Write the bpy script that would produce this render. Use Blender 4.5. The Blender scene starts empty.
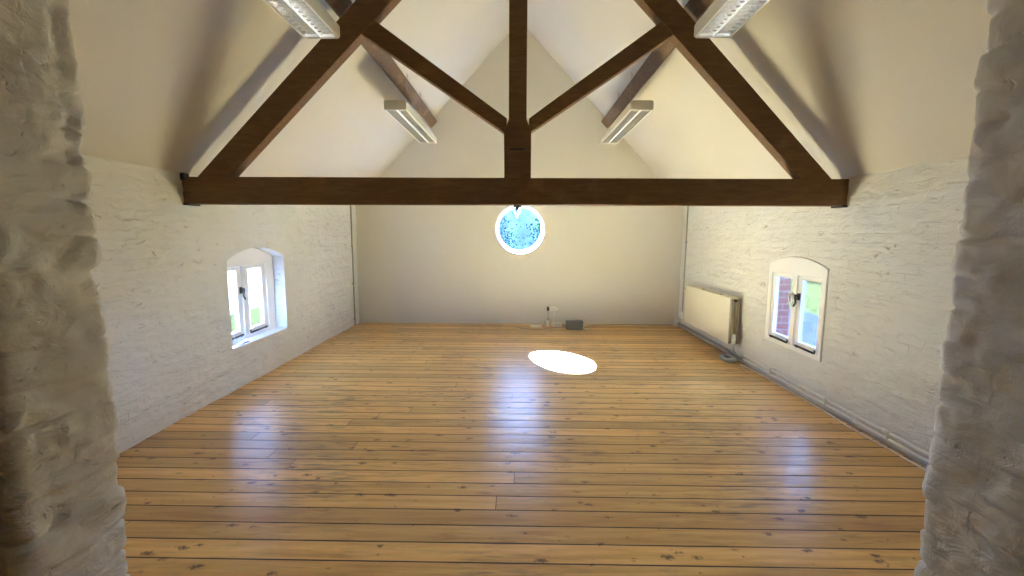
import bpy, bmesh, math, random
import numpy as np
from mathutils import Vector, Matrix
random.seed(7); rng = np.random.default_rng(7)
C = bpy.context.scene
PI = math.pi

# ------------------------------------------------------------------ camera, light, exposure
W, D, ZE, ZA = 2.904, 7.947, 2.12, 5.18          # half width, far wall, eave, ridge
S = (ZA - ZE) / W                                # roof slope
T = 0.25                                         # outer wall thickness
f, pt, yw, rl = 443.23, 0.1182, -0.0151, 0.0048
F = Vector((math.sin(yw)*math.cos(pt), math.cos(yw)*math.cos(pt), -math.sin(pt)))
R = Vector((math.cos(yw), -math.sin(yw), 0)); U = R.cross(F)
R2 = R*math.cos(rl) + U*math.sin(rl); U2 = U*math.cos(rl) - R*math.sin(rl)
cd = bpy.data.cameras.new('camera'); cam = bpy.data.objects.new('camera', cd)
C.collection.objects.link(cam)
m = Matrix((R2, U2, -F)).transposed().to_4x4(); m.translation = Vector((0.011, 0, 1.6))
cam.matrix_world = m
cd.sensor_width = 36; cd.lens = f/1024*36; cd.clip_start = 0.02; cd.clip_end = 300
C.camera = cam

C.view_settings.view_transform = 'Standard'; C.view_settings.look = 'None'
C.view_settings.gamma = 1; C.view_settings.use_curve_mapping = False
C.view_settings.exposure = 2.36
C.cycles.use_denoising = True
C.cycles.max_bounces = 14; C.cycles.diffuse_bounces = 10; C.cycles.glossy_bounces = 6
C.cycles.transparent_max_bounces = 16
C.cycles.sample_clamp_indirect = 10
C.cycles.use_guiding = True; C.cycles.guiding_training_samples = 24
C.cycles.caustics_reflective = False; C.cycles.caustics_refractive = False

SUN_DIR = Vector((0.318, -1.485, -1.0)).normalized()
SUN = 265.0; SKY = 5.0
wd = bpy.data.worlds.new('sky'); C.world = wd; wd.use_nodes = True
nt = wd.node_tree; bg = nt.nodes['Background']
# clear spring sky: pale at the horizon, deeper blue overhead
tcw = nt.nodes.new('ShaderNodeTexCoord'); spw = nt.nodes.new('ShaderNodeSeparateXYZ'); rw = nt.nodes.new('ShaderNodeValToRGB')
nt.links.new(tcw.outputs['Generated'], spw.inputs[0]); nt.links.new(spw.outputs[2], rw.inputs[0]); nt.links.new(rw.outputs[0], bg.inputs[0])
for i, (p, c) in enumerate(((0.0, (.46, .66, 1.05, 1)), (.18, (.32, .53, 1.08, 1)), (1.0, (.20, .36, .90, 1)))):
    if i > 1: rw.color_ramp.elements.new(p)
    e = rw.color_ramp.elements[i]; e.position = p; e.color = c
bg.inputs[1].default_value = SKY
sl = bpy.data.lights.new('sun', 'SUN'); sl.energy = SUN; sl.angle = math.radians(0.6); sl.color = (.68, .97, 1.72)
so = bpy.data.objects.new('sun', sl); C.collection.objects.link(so)
so.rotation_euler = SUN_DIR.to_track_quat('-Z', 'Y').to_euler(); so.location = (-6, 30, 22)
for nm, loc, rot, sx, sy in (('portal_left', (-W-T+.02, 4.915, .92), (0, PI/2, 0), 1.1, 1.1),
                             ('portal_right', (W+T-.02, 4.65, .92), (0, -PI/2, 0), 1.1, 1.1),
                             ('portal_round', (.028, D+T+.01, 1.71), (-PI/2, 0, 0), .95, .95)):
    a = bpy.data.lights.new(nm, 'AREA'); a.shape = 'RECTANGLE'; a.size = sx; a.size_y = sy
    a.cycles.is_portal = True
    o = bpy.data.objects.new(nm, a); C.collection.objects.link(o); o.location = loc
    o.rotation_euler = (-rot[0], -rot[1], rot[2]) if nm != 'portal_round' else (PI/2 + PI, 0, 0)
    # make sure a portal faces the room
    d = Vector((0, 4.7, 1)) - Vector(loc) if nm != 'portal_round' else Vector((0, -1, 0))
    if nm != 'portal_round': d = Vector((d.x, 0, 0))
    o.rotation_euler = d.to_track_quat('-Z', 'Z' if nm != 'portal_round' else 'Z').to_euler()

# ------------------------------------------------------------------ node materials
def mat(name):
    m_ = bpy.data.materials.new(name); m_.use_nodes = True
    return m_, m_.node_tree.nodes, m_.node_tree.links, m_.node_tree.nodes['Principled BSDF']
def node(ns, t, **kw):
    n = ns.new(t)
    for k, v in kw.items():
        if k in n.inputs.keys() if isinstance(k, str) else False: n.inputs[k].default_value = v
        else: setattr(n, k, v)
    return n
def mathn(ns, ls, op, a, b=None, c=None, clamp=False):
    n = ns.new('ShaderNodeMath'); n.operation = op; n.use_clamp = clamp
    for i, v in enumerate((a, b, c)):
        if v is None: continue
        if isinstance(v, (int, float)): n.inputs[i].default_value = v
        else: ls.new(v, n.inputs[i])
    return n.outputs[0]
def ramp(ns, ls, fac, stops):
    n = ns.new('ShaderNodeValToRGB'); ls.new(fac, n.inputs[0]); e = n.color_ramp.elements
    while len(e) < len(stops): e.new(.5)
    for i, (p, c) in enumerate(stops):
        e[i].position = p; e[i].color = (c if len(c) == 4 else (*c, 1)) if not isinstance(c, float) else (c, c, c, 1)
    return n.outputs[0]
def noise(ns, ls, vec, scale, detail=4, rough=.5, dist=0):
    n = ns.new('ShaderNodeTexNoise'); n.inputs['Scale'].default_value = scale; n.inputs['Detail'].default_value = detail
    n.inputs['Roughness'].default_value = rough; n.inputs['Distortion'].default_value = dist
    if vec is not None: ls.new(vec, n.inputs['Vector'])
    return n.outputs['Fac']
def mix(ns, ls, fac, a, b, mode='MIX'):
    n = ns.new('ShaderNodeMix'); n.data_type = 'RGBA'; n.blend_type = mode
    for k, v in ((0, fac), (6, a), (7, b)):
        if isinstance(v, (int, float)): n.inputs[k].default_value = v
        elif isinstance(v, tuple): n.inputs[k].default_value = (*v, 1)
        else: ls.new(v, n.inputs[k])
    return n.outputs[2]
def plain(name, col, rough=.5, metal=0.0, spec=.5, var=.06, scale=12, bump=0.0):
    m_, ns, ls, b = mat(name)
    tc = ns.new('ShaderNodeTexCoord').outputs['Object']
    nz = noise(ns, ls, tc, scale)
    c0 = tuple(max(0, x*(1-var)) for x in col); c1 = tuple(min(1, x*(1+var)) for x in col)
    ls.new(mix(ns, ls, nz, c0, c1), b.inputs['Base Color'])
    b.inputs['Roughness'].default_value = rough; b.inputs['Metallic'].default_value = metal
    b.inputs['Specular IOR Level'].default_value = spec
    if bump:
        bp = ns.new('ShaderNodeBump'); bp.inputs['Distance'].default_value = bump; bp.inputs['Strength'].default_value = .6
        ls.new(noise(ns, ls, tc, scale*3), bp.inputs['Height']); ls.new(bp.outputs[0], b.inputs['Normal'])
    return m_

def painted_brick(name, col, axis, strength=1.0, joint=1.0, pits=1.0, stretch=.36):
    """thick white paint over rough brickwork; axis = the two world axes lying in the wall"""
    m_, ns, ls, b = mat(name)
    tc = ns.new('ShaderNodeTexCoord').outputs['Object']
    sp = ns.new('ShaderNodeSeparateXYZ'); ls.new(tc, sp.inputs[0])
    cb = ns.new('ShaderNodeCombineXYZ'); ls.new(sp.outputs[axis[0]], cb.inputs[0]); ls.new(sp.outputs[axis[1]], cb.inputs[1])
    wob = ns.new('ShaderNodeTexNoise'); wob.inputs['Scale'].default_value = 7; wob.inputs['Detail'].default_value = 3
    ls.new(tc, wob.inputs['Vector'])
    vm = ns.new('ShaderNodeVectorMath'); vm.operation = 'MULTIPLY_ADD'
    ls.new(wob.outputs['Color'], vm.inputs[0]); vm.inputs[1].default_value = (.035, .035, 0); ls.new(cb.outputs[0], vm.inputs[2])
    br = ns.new('ShaderNodeTexBrick'); ls.new(vm.outputs[0], br.inputs['Vector'])
    br.inputs['Scale'].default_value = 1; br.inputs['Brick Width'].default_value = .225; br.inputs['Row Height'].default_value = .075
    br.inputs['Mortar Size'].default_value = .006; br.inputs['Mortar Smooth'].default_value = 1.0
    br.inputs['Color1'].default_value = (.35, .35, .35, 1); br.inputs['Color2'].default_value = (1, 1, 1, 1)
    br.inputs['Mortar'].default_value = (.5, .5, .5, 1)
    # mortar is filled with paint in many places
    fill = ramp(ns, ls, noise(ns, ls, tc, 5, 3), [(.50, 0.), (.70, 1.)])
    mort = mathn(ns, ls, 'MULTIPLY', br.outputs['Fac'], fill)
    ms = ns.new('ShaderNodeMapping'); ms.inputs['Scale'].default_value = (stretch, stretch, 1.0) ; ls.new(tc, ms.inputs[0])
    lump = noise(ns, ls, ms.outputs[0], 22, 5, .6, .5)
    big = noise(ns, ls, tc, 4, 2)
    pit = ramp(ns, ls, noise(ns, ls, ms.outputs[0], 24, 3, .6, 1.2), [(.275, pits), (.335, 0.)])
    sepc = ns.new('ShaderNodeSeparateColor'); ls.new(br.outputs['Color'], sepc.inputs[0])
    h = mathn(ns, ls, 'MULTIPLY', mort, -.3*joint)
    h = mathn(ns, ls, 'MULTIPLY_ADD', lump, 1.3, h)
    h = mathn(ns, ls, 'MULTIPLY_ADD', big, 1.2, h)
    h = mathn(ns, ls, 'MULTIPLY_ADD', sepc.outputs[0], .22, h)
    h = mathn(ns, ls, 'MULTIPLY_ADD', pit, -1.1, h)
    bp = ns.new('ShaderNodeBump'); bp.inputs['Distance'].default_value = .008*strength; bp.inputs['Strength'].default_value = 1
    ls.new(h, bp.inputs['Height']); ls.new(bp.outputs[0], b.inputs['Normal'])
    recess_tone = mathn(ns, ls, 'MULTIPLY', mathn(ns, ls, 'MAXIMUM', mathn(ns, ls, 'MULTIPLY', mort, .7*joint), pit), .27)  # darker tone in open joints and pits
    c = mix(ns, ls, noise(ns, ls, tc, 2.2, 3), tuple(x*.93 for x in col), tuple(min(1, x*1.04) for x in col))
    ls.new(mix(ns, ls, recess_tone, c, tuple(x*y for x, y in zip(col, (.62, .58, .5)))), b.inputs['Base Color'])
    b.inputs['Roughness'].default_value = .55; b.inputs['Specular IOR Level'].default_value = .3
    return m_

def plaster(name, col, bump=.0015):
    m_, ns, ls, b = mat(name)
    tc = ns.new('ShaderNodeTexCoord').outputs['Object']
    ls.new(mix(ns, ls, noise(ns, ls, tc, 1.3, 3), tuple(x*.955 for x in col), col), b.inputs['Base Color'])
    b.inputs['Roughness'].default_value = .7; b.inputs['Specular IOR Level'].default_value = .2
    bp = ns.new('ShaderNodeBump'); bp.inputs['Distance'].default_value = bump
    h = mathn(ns, ls, 'MULTIPLY_ADD', noise(ns, ls, tc, 2.5, 2), 8, noise(ns, ls, tc, 60, 3))
    ls.new(h, bp.inputs['Height']); ls.new(bp.outputs[0], b.inputs['Normal'])
    return m_

def floorboards():
    m_, ns, ls, b = mat('pine floorboards')
    tc = ns.new('ShaderNodeTexCoord').outputs['Object']
    sp = ns.new('ShaderNodeSeparateXYZ'); ls.new(tc, sp.inputs[0])
    x, y = sp.outputs[0], sp.outputs[1]
    PW = .1409
    yy = mathn(ns, ls, 'MULTIPLY_ADD', y, 1/PW, .784)
    row = mathn(ns, ls, 'FLOOR', yy); fr = mathn(ns, ls, 'FRACT', yy)
    wn = ns.new('ShaderNodeTexWhiteNoise'); wn.noise_dimensions = '1D'; ls.new(row, wn.inputs['W'])
    sh = mathn(ns, ls, 'MULTIPLY', wn.outputs['Value'], 5)
    xx = mathn(ns, ls, 'DIVIDE', mathn(ns, ls, 'ADD', x, sh), 7.1)
    colm = mathn(ns, ls, 'FLOOR', xx); frx = mathn(ns, ls, 'FRACT', xx)
    idv = ns.new('ShaderNodeCombineXYZ'); ls.new(row, idv.inputs[0]); ls.new(colm, idv.inputs[1])
    wn2 = ns.new('ShaderNodeTexWhiteNoise'); wn2.noise_dimensions = '2D'; ls.new(idv.outputs[0], wn2.inputs['Vector'])
    rnd = wn2.outputs['Value']
    edge = mathn(ns, ls, 'ABSOLUTE', mathn(ns, ls, 'SUBTRACT', fr, .5))            # .5 at a joint
    gw = mathn(ns, ls, 'MULTIPLY_ADD', noise(ns, ls, tc, 1.7, 2), -.035, .488)
    gap = mathn(ns, ls, 'GREATER_THAN', edge, gw)
    gsoft = ramp(ns, ls, edge, [(.44, 0.), (.5, 1.)])
    endg = mathn(ns, ls, 'LESS_THAN', frx, .0005)
    gap = mathn(ns, ls, 'MAXIMUM', gap, endg)
    # grain stretched along the board and offset per board
    cv = ns.new('ShaderNodeCombineXYZ')
    ls.new(mathn(ns, ls, 'MULTIPLY_ADD', x, .9, mathn(ns, ls, 'MULTIPLY', rnd, 40)), cv.inputs[0])
    ls.new(mathn(ns, ls, 'MULTIPLY', y, 13), cv.inputs[1]); ls.new(mathn(ns, ls, 'MULTIPLY', rnd, 9), cv.inputs[2])
    grain = noise(ns, ls, cv.outputs[0], 2.0, 4, .5, .5)
    fine = noise(ns, ls, cv.outputs[0], 14, 3, .6, .2)
    base = ramp(ns, ls, grain, [(.25, (.53, .275, .070)), (.5, (.73, .43, .135)), (.75, (.85, .56, .22))])
    base = mix(ns, ls, mathn(ns, ls, 'MULTIPLY', fine, .35), base, (.44, .25, .09))
    tone = ramp(ns, ls, rnd, [(0, (.72, .68, .62)), (.5, (.96, .95, .93)), (1, (1.16, 1.17, 1.18))])
    base = mix(ns, ls, 1.0, base, tone, 'MULTIPLY')
    # long dark weathered streaks
    sv = ns.new('ShaderNodeCombineXYZ'); ls.new(mathn(ns, ls, 'MULTIPLY_ADD', rnd, 17, mathn(ns, ls, 'MULTIPLY', x, 3.2)), sv.inputs[0]); ls.new(mathn(ns, ls, 'MULTIPLY', y, 26), sv.inputs[1]); ls.new(rnd, sv.inputs[2])
    st = ramp(ns, ls, noise(ns, ls, sv.outputs[0], 1.5, 5, .62, .3), [(.47, 0.), (.66, 1.)])
    msk = ramp(ns, ls, noise(ns, ls, tc, .9, 3, .6), [(.46, .12), (.62, 1.)])
    base = mix(ns, ls, mathn(ns, ls, 'MULTIPLY', mathn(ns, ls, 'MULTIPLY', st, msk), .8), base, (.12, .068, .036))
    # knots and nail marks
    kv = ns.new('ShaderNodeCombineXYZ'); ls.new(mathn(ns, ls, 'MULTIPLY', x, 6.5), kv.inputs[0]); ls.new(mathn(ns, ls, 'MULTIPLY', y, 13), kv.inputs[1])
    vo = ns.new('ShaderNodeTexVoronoi'); vo.inputs['Scale'].default_value = 1; ls.new(kv.outputs[0], vo.inputs['Vector'])
    sc_ = ns.new('ShaderNodeSeparateColor'); ls.new(vo.outputs['Color'], sc_.inputs[0])
    kn = noise(ns, ls, tc, 38, 5, .75, 1.0)
    dd = mathn(ns, ls, 'MULTIPLY_ADD', kn, .9, vo.outputs['Distance'])
    kr = mathn(ns, ls, 'MULTIPLY_ADD', sc_.outputs[0], .20, .08)
    kr = mathn(ns, ls, 'MULTIPLY', kr, mathn(ns, ls, 'GREATER_THAN', sc_.outputs[1], .1))
    knot = mathn(ns, ls, 'MULTIPLY', mathn(ns, ls, 'SUBTRACT', kr, mathn(ns, ls, 'SUBTRACT', dd, .42)), 9, clamp=True)
    halo = mathn(ns, ls, 'MULTIPLY', mathn(ns, ls, 'SUBTRACT', kr, mathn(ns, ls, 'SUBTRACT', dd, .48)), 4, clamp=True)
    base = mix(ns, ls, mathn(ns, ls, 'MULTIPLY', halo, .35), base, (.30, .13, .04))
    base = mix(ns, ls, mathn(ns, ls, 'MULTIPLY', knot, .85), base, (.10, .038, .012))
    # nail heads and small dark specks in rows across the boards
    nv = ns.new('ShaderNodeTexVoronoi'); nv.inputs['Scale'].default_value = 9; ls.new(tc, nv.inputs['Vector'])
    nd = mathn(ns, ls, 'MULTIPLY', mathn(ns, ls, 'SUBTRACT', .075, nv.outputs['Distance']), 25, clamp=True)
    base = mix(ns, ls, mathn(ns, ls, 'MULTIPLY', nd, .75), base, (.09, .05, .025))
    base = mix(ns, ls, mathn(ns, ls, 'MULTIPLY', gsoft, .35), base, (.15, .075, .03))
    base = mix(ns, ls, gap, base, (.02, .011, .006))
    ls.new(base, b.inputs['Base Color'])
    ro = mathn(ns, ls, 'MULTIPLY_ADD', noise(ns, ls, tc, 9, 4), .08, .276)
    ls.new(mathn(ns, ls, 'ADD', ro, mathn(ns, ls, 'MULTIPLY', gap, .5)), b.inputs['Roughness'])
    b.inputs['Specular IOR Level'].default_value = .75
    # worn boards: a little cupped, with open joints
    cup = mathn(ns, ls, 'MULTIPLY', mathn(ns, ls, 'MULTIPLY', edge, edge), -4)
    h = mathn(ns, ls, 'MULTIPLY_ADD', gap, -3, mathn(ns, ls, 'MULTIPLY_ADD', fine, .25, cup))
    h = mathn(ns, ls, 'MULTIPLY_ADD', noise(ns, ls, tc, 6, 3), .8, h)
    bp = ns.new('ShaderNodeBump'); bp.inputs['Distance'].default_value = .0011; bp.inputs['Strength'].default_value = .8
    ls.new(h, bp.inputs['Height']); ls.new(bp.outputs[0], b.inputs['Normal'])
    return m_

def stained_wood(name, col):
    m_, ns, ls, b = mat(name)
    tc = ns.new('ShaderNodeTexCoord').outputs['Object']
    mp = ns.new('ShaderNodeMapping'); mp.inputs['Scale'].default_value = (2, 14, 14); ls.new(tc, mp.inputs[0])
    g = noise(ns, ls, mp.outputs[0], 2.5, 6, .6, .6)
    c = ramp(ns, ls, g, [(.3, tuple(x*.7 for x in col)), (.6, col), (.8, tuple(x*1.35 for x in col))])
    c = mix(ns, ls, ramp(ns, ls, noise(ns, ls, tc, 3.3, 3), [(.6, 0.), (.75, .5)]), c, tuple(x*1.7 for x in col))
    ls.new(c, b.inputs['Base Color']); b.inputs['Roughness'].default_value = .6; b.inputs['Specular IOR Level'].default_value = .15
    bp = ns.new('ShaderNodeBump'); bp.inputs['Distance'].default_value = .003; ls.new(g, bp.inputs['Height']); ls.new(bp.outputs[0], b.inputs['Normal'])
    return m_

def red_brick(name):
    m_, ns, ls, b = mat(name)
    tc = ns.new('ShaderNodeTexCoord').outputs['Object']
    sp = ns.new('ShaderNodeSeparateXYZ'); ls.new(tc, sp.inputs[0])
    cb = ns.new('ShaderNodeCombineXYZ'); ls.new(mathn(ns, ls, 'ADD', sp.outputs[0], sp.outputs[1]), cb.inputs[0]); ls.new(sp.outputs[2], cb.inputs[1])
    br = ns.new('ShaderNodeTexBrick'); ls.new(cb.outputs[0], br.inputs['Vector'])
    br.inputs['Scale'].default_value = 1; br.inputs['Brick Width'].default_value = .225; br.inputs['Row Height'].default_value = .075
    br.inputs['Mortar Size'].default_value = .006
    br.inputs['Color1'].default_value = (.33, .07, .045, 1); br.inputs['Color2'].default_value = (.22, .05, .035, 1)
    br.inputs['Mortar'].default_value = (.45, .40, .34, 1)
    ls.new(mix(ns, ls, mathn(ns, ls, 'MULTIPLY', noise(ns, ls, tc, 25), .5), br.outputs['Color'], (.25, .12, .09)), b.inputs['Base Color'])
    b.inputs['Roughness'].default_value = .9
    bp = ns.new('ShaderNodeBump'); bp.inputs['Distance'].default_value = .004; bp.invert = True
    ls.new(br.outputs['Fac'], bp.inputs['Height']); ls.new(bp.outputs[0], b.inputs['Normal'])
    return m_

def ground_mat(name, a, b_, scale):
    m_, ns, ls, b = mat(name)
    tc = ns.new('ShaderNodeTexCoord').outputs['Object']
    n1 = noise(ns, ls, tc, scale, 8, .7)
    ls.new(ramp(ns, ls, n1, [(.35, a), (.65, b_)]), b.inputs['Base Color'])
    b.inputs['Roughness'].default_value = 1; b.inputs['Specular IOR Level'].default_value = 0
    return m_

def glass_mat():
    m_ = bpy.data.materials.new('window glass'); m_.use_nodes = True
    ns, ls = m_.node_tree.nodes, m_.node_tree.links
    ns.remove(ns['Principled BSDF'])
    tr = ns.new('ShaderNodeBsdfTransparent'); tr.inputs[0].default_value = (.90, .95, .97, 1)
    gl = ns.new('ShaderNodeBsdfGlossy'); gl.inputs['Roughness'].default_value = .01
    lw = ns.new('ShaderNodeLayerWeight'); lw.inputs[0].default_value = .25
    tc = ns.new('ShaderNodeTexCoord').outputs['Object']
    bp = ns.new('ShaderNodeBump'); bp.inputs['Distance'].default_value = .001; ls.new(noise(ns, ls, tc, 5), bp.inputs['Height'])
    ls.new(bp.outputs[0], gl.inputs['Normal'])
    mx = ns.new('ShaderNodeMixShader'); ls.new(mathn(ns, ls, 'MULTIPLY', lw.outputs['Fresnel'], .6), mx.inputs[0])
    ls.new(tr.outputs[0], mx.inputs[1]); ls.new(gl.outputs[0], mx.inputs[2]); ls.new(mx.outputs[0], ns['Material Output'].inputs[0])
    return m_

M = dict(
    floor=floorboards(),
    side=painted_brick('white paint on brick, side walls', (.77, .77, .755), (1, 2), 2.0, .9),
    jamb=painted_brick('white paint on brick, opening', (.77, .75, .73), (1, 2), .9, .3, .35, .7),
    gable=plaster('cream gable plaster', (.67, .655, .63)),
    ceil=plaster('cream ceiling plaster', (.64, .61, .58)),
    landing=plaster('landing plaster', (.6, .56, .5)),
    dark=stained_wood('dark stained timber', (.185, .105, .052)),
    purlin=stained_wood('brown purlin timber', (.19, .122, .074)),
    white=plain('white window paint', (.93, .93, .92), .35, var=.02),
    cream=plain('cream enamel', (.82, .79, .66), .3, var=.015),
    housing=plain('white enamelled steel', (.66, .64, .585), .35, var=.03),
    louvre=plain('polished aluminium', (.86, .87, .88), .16, 1.0, var=.05, scale=40),
    tube=plain('lit lamp tube', (.9, .9, .9), .3, var=.01),
    iron=plain('black iron', (.025, .024, .024), .45, .3, var=.1, bump=.001),
    pipe=plain('white painted pipe', (.88, .88, .86), .35, var=.05),
    grey=plain('grey plastic', (.16, .17, .19), .5, var=.05),
    greypipe=plain('grey pipe lagging', (.34, .35, .36), .6, var=.1),
    conduit=plain('painted conduit', (.42, .39, .33), .5, var=.1),
    whitepl=plain('white plastic', (.80, .80, .78), .35, var=.02),
    blackpl=plain('black plastic', (.03, .03, .032), .4, var=.1),
    cable=plain('grey cable', (.30, .29, .28), .5, var=.1),
    blue=plain('dark blue scraps', (.03, .03, .25), .5, var=.3),
    brick=red_brick('red facing brick'),
    lawn=ground_mat('lawn grass', (.0065, .0068, .0021), (.0105, .0107, .0034), 1.2),
    path=ground_mat('grey tarmac', (.0043, .0049, .0056), (.0067, .0071, .008), 3),
    gravel=ground_mat('pale gravel', (.05, .055, .055), (.08, .08, .08), 4),  # pale enough to burn out white in the left window
    leaf=plain('tree leaves', (.014, .034, .010), .9, spec=.0, var=.5, scale=2),
    bark=plain('tree bark', (.05, .037, .025), .9, var=.3, bump=.02),
    void=plain('dusty dark subfloor', (.03, .025, .02), .9, var=.3),  # near-black stands in for the shade inside the floor gap
    slate=plain('grey roof slate', (.08, .085, .1), .7, var=.2),
    glass=glass_mat())

bt = M['tube'].node_tree.nodes['Principled BSDF']; bt.inputs['Emission Color'].default_value = (.93, .98, 1, 1); bt.inputs['Emission Strength'].default_value = 6.0  # modest glow added to the tubes so the louvres look bright
# ------------------------------------------------------------------ mesh helpers
def tag(o, label=None, cat=None, group=None, kind=None):
    for k, v in (('label', label), ('category', cat), ('group', group), ('kind', kind)):
        if v: o[k] = v
    return o
def empty(name, loc=(0, 0, 0), **kw):
    o = bpy.data.objects.new(name, None); o.empty_display_size = .1
    C.collection.objects.link(o); o.location = loc
    return tag(o, **kw)
def obj(name, bm, mt, parent=None, smooth=False, bevel=0, **kw):
    me = bpy.data.meshes.new(name)
    bmesh.ops.recalc_face_normals(bm, faces=bm.faces[:]); bm.to_mesh(me); bm.free()
    return link(name, me, mt, parent, smooth, bevel, **kw)
def link(name, me, mt, parent=None, smooth=False, bevel=0, **kw):
    for x in (mt if isinstance(mt, (list, tuple)) else [mt]): me.materials.append(x)
    if smooth: me.polygons.foreach_set('use_smooth', [True]*len(me.polygons))
    o = bpy.data.objects.new(name, me); C.collection.objects.link(o)
    if parent:
        o.parent = parent
        w_ = Matrix.Translation(world_loc(parent)); o.matrix_parent_inverse = w_.inverted()
    if bevel:
        b = o.modifiers.new('bevel', 'BEVEL'); b.width = bevel; b.segments = 2; b.limit_method = 'ANGLE'
    return tag(o, **kw)
def world_loc(o):
    v = o.location.copy()
    while o.parent:
        v = v + o.matrix_parent_inverse.translation; o = o.parent; v = v + o.location
    return v
def box(bm, x0, x1, y0, y1, z0, z1):
    v = [bm.verts.new(p) for p in ((x0, y0, z0), (x1, y0, z0), (x1, y1, z0), (x0, y1, z0), (x0, y0, z1), (x1, y0, z1), (x1, y1, z1), (x0, y1, z1))]
    for q in ((0, 3, 2, 1), (4, 5, 6, 7), (0, 1, 5, 4), (1, 2, 6, 5), (2, 3, 7, 6), (3, 0, 4, 7)): bm.faces.new([v[i] for i in q])
    return v
def prism(bm, pts, off):
    """closed outline (3-D points) pushed along off"""
    off = Vector(off); a = [bm.verts.new(p) for p in pts]; b = [bm.verts.new(Vector(p)+off) for p in pts]
    n = len(pts); bm.faces.new(a); bm.faces.new(b[::-1])
    for i in range(n): bm.faces.new((a[i], b[i], b[(i+1) % n], a[(i+1) % n]))
def tube(bm, pts, r, seg=12, cap=True):
    pts = [Vector(p) for p in pts]; rings = []
    t0 = (pts[1]-pts[0]).normalized(); up = Vector((0, 0, 1)) if abs(t0.z) < .9 else Vector((1, 0, 0))
    n = t0.cross(up).normalized()
    for i, p in enumerate(pts):
        t = (pts[min(i+1, len(pts)-1)]-pts[max(i-1, 0)]).normalized()
        n = (n - t*n.dot(t)).normalized(); b = t.cross(n); rr = r[i] if isinstance(r, (list, tuple)) else r
        rings.append([bm.verts.new(p + n*math.cos(a)*rr + b*math.sin(a)*rr) for a in [2*PI*k/seg for k in range(seg)]])
    for a, b_ in zip(rings, rings[1:]):
        for k in range(seg): bm.faces.new((a[k], a[(k+1) % seg], b_[(k+1) % seg], b_[k]))
    if cap: bm.faces.new(rings[0][::-1]); bm.faces.new(rings[-1])
def smoothpath(pts, n=8):
    P = [Vector(p) for p in pts]; P = [P[0]] + P + [P[-1]]; out = []
    for i in range(1, len(P)-2):
        for k in range(n):
            t = k/n; a, b, c, d = P[i-1:i+3]
            out.append(.5*((2*b) + (c-a)*t + (2*a-5*b+4*c-d)*t*t + (3*b-a-3*c+d)*t**3))
    out.append(P[-2]); return out
def curve_bm(pts, r, seg=8):
    bm = bmesh.new(); tube(bm, smoothpath(pts), r, seg); return bm
def boxes(*bs):
    bm = bmesh.new()
    for b in bs: box(bm, *b)
    return bm
def vnoise(p, scale, seed=0):
    """smooth value noise on an (n,2) numpy array"""
    p = p*scale; i = np.floor(p).astype(int); fr = p-i; fr = fr*fr*(3-2*fr)
    def hsh(a, b):
        h = (a*374761393 + b*668265263 + seed*974711) & 0xffffffff
        h = ((h ^ (h >> 13))*1274126177) & 0xffffffff
        return ((h ^ (h >> 16)) & 0xffff)/65535.
    a = hsh(i[:, 0], i[:, 1]); b = hsh(i[:, 0]+1, i[:, 1]); c = hsh(i[:, 0], i[:, 1]+1); d = hsh(i[:, 0]+1, i[:, 1]+1)
    return (a*(1-fr[:, 0])+b*fr[:, 0])*(1-fr[:, 1]) + (c*(1-fr[:, 0])+d*fr[:, 0])*fr[:, 1]
def relief(u, z, seed):
    """brickwork relief in metres for points (u along the wall, z up)"""
    p = np.stack([u, z], 1)
    w = (vnoise(p, 5, seed+9)-.5)*.03
    row = np.floor((z+w)/.075).astype(int); fz = (z+w)/.075-row
    uu = (u+(vnoise(p, 6, seed+3)-.5)*.03)/.225 + .5*(row % 2); cb = np.floor(uu).astype(int); fu = uu-cb
    hsh = ((row*7349 + cb*9151 + seed*77) * 2654435761 & 0xffff)/65535.
    g = np.exp(-(np.minimum(fz, 1-fz)*.075/.010)**2) + .7*np.exp(-(np.minimum(fu, 1-fu)*.225/.010)**2)
    keep = np.clip((vnoise(p, 4.5, seed+5)-.25)*2.5, 0, 1)
    return hsh*.006 - np.clip(g, 0, 1)*keep*.006 + (vnoise(p, 3, seed+1)-.5)*.016 + (vnoise(p*np.array([.55, 1]), 15, seed+2)-.5)*.011 + (vnoise(p, 35, seed+4)-.5)*.0025

# ------------------------------------------------------------------ the setting
# floor: one deck of boards running across the room (and on through the opening to the landing)
bm = boxes((-W-.02, W-.034, .9, D+.05, -.12, 0), (-2.0, 2.0, -2.2, .9, -.12, 0))
obj('floor', bm, M['floor'], kind='structure', label='floor of worn varnished pine boards running across the room')

obj('subfloor', boxes((-W-.2, W+.2, .5, D+.2, -.35, -.12)), M['void'], kind='structure', label='added slab under the boards, coloured dark for shade in the gap at the right wall')  # slab added to stop light from below; its dark colour deepens the gap
def arch_outline(y0, y1, z0, zs, zt, n=14):
    """window outline, anticlockwise in (y,z): flat sill, upright sides, segmental head"""
    c = (y0+y1)/2; h = zt-zs; a = (y1-y0)/2; r = (a*a+h*h)/(2*h); th = math.asin(a/r)
    return [(y0, z0), (y1, z0)] + [(c+r*math.sin(th*(1-2*k/n)), zt-r+r*math.cos(th*(1-2*k/n))) for k in range(n+1)]
def inside(P, poly):
    r = np.zeros(len(P), bool); n = len(poly)
    for i in range(n):
        (x1, y1), (x2, y2) = poly[i], poly[(i+1) % n]
        if y1 == y2: continue
        c = ((y1 > P[:, 1]) != (y2 > P[:, 1])) & (P[:, 0] < (x2-x1)*(P[:, 1]-y1)/(y2-y1)+x1); r ^= c
    return r
LWIN = arch_outline(4.375, 5.45, .425, 1.335, 1.455)
RWIN = arch_outline(4.165, 5.135, .41, 1.30, 1.395)
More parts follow.
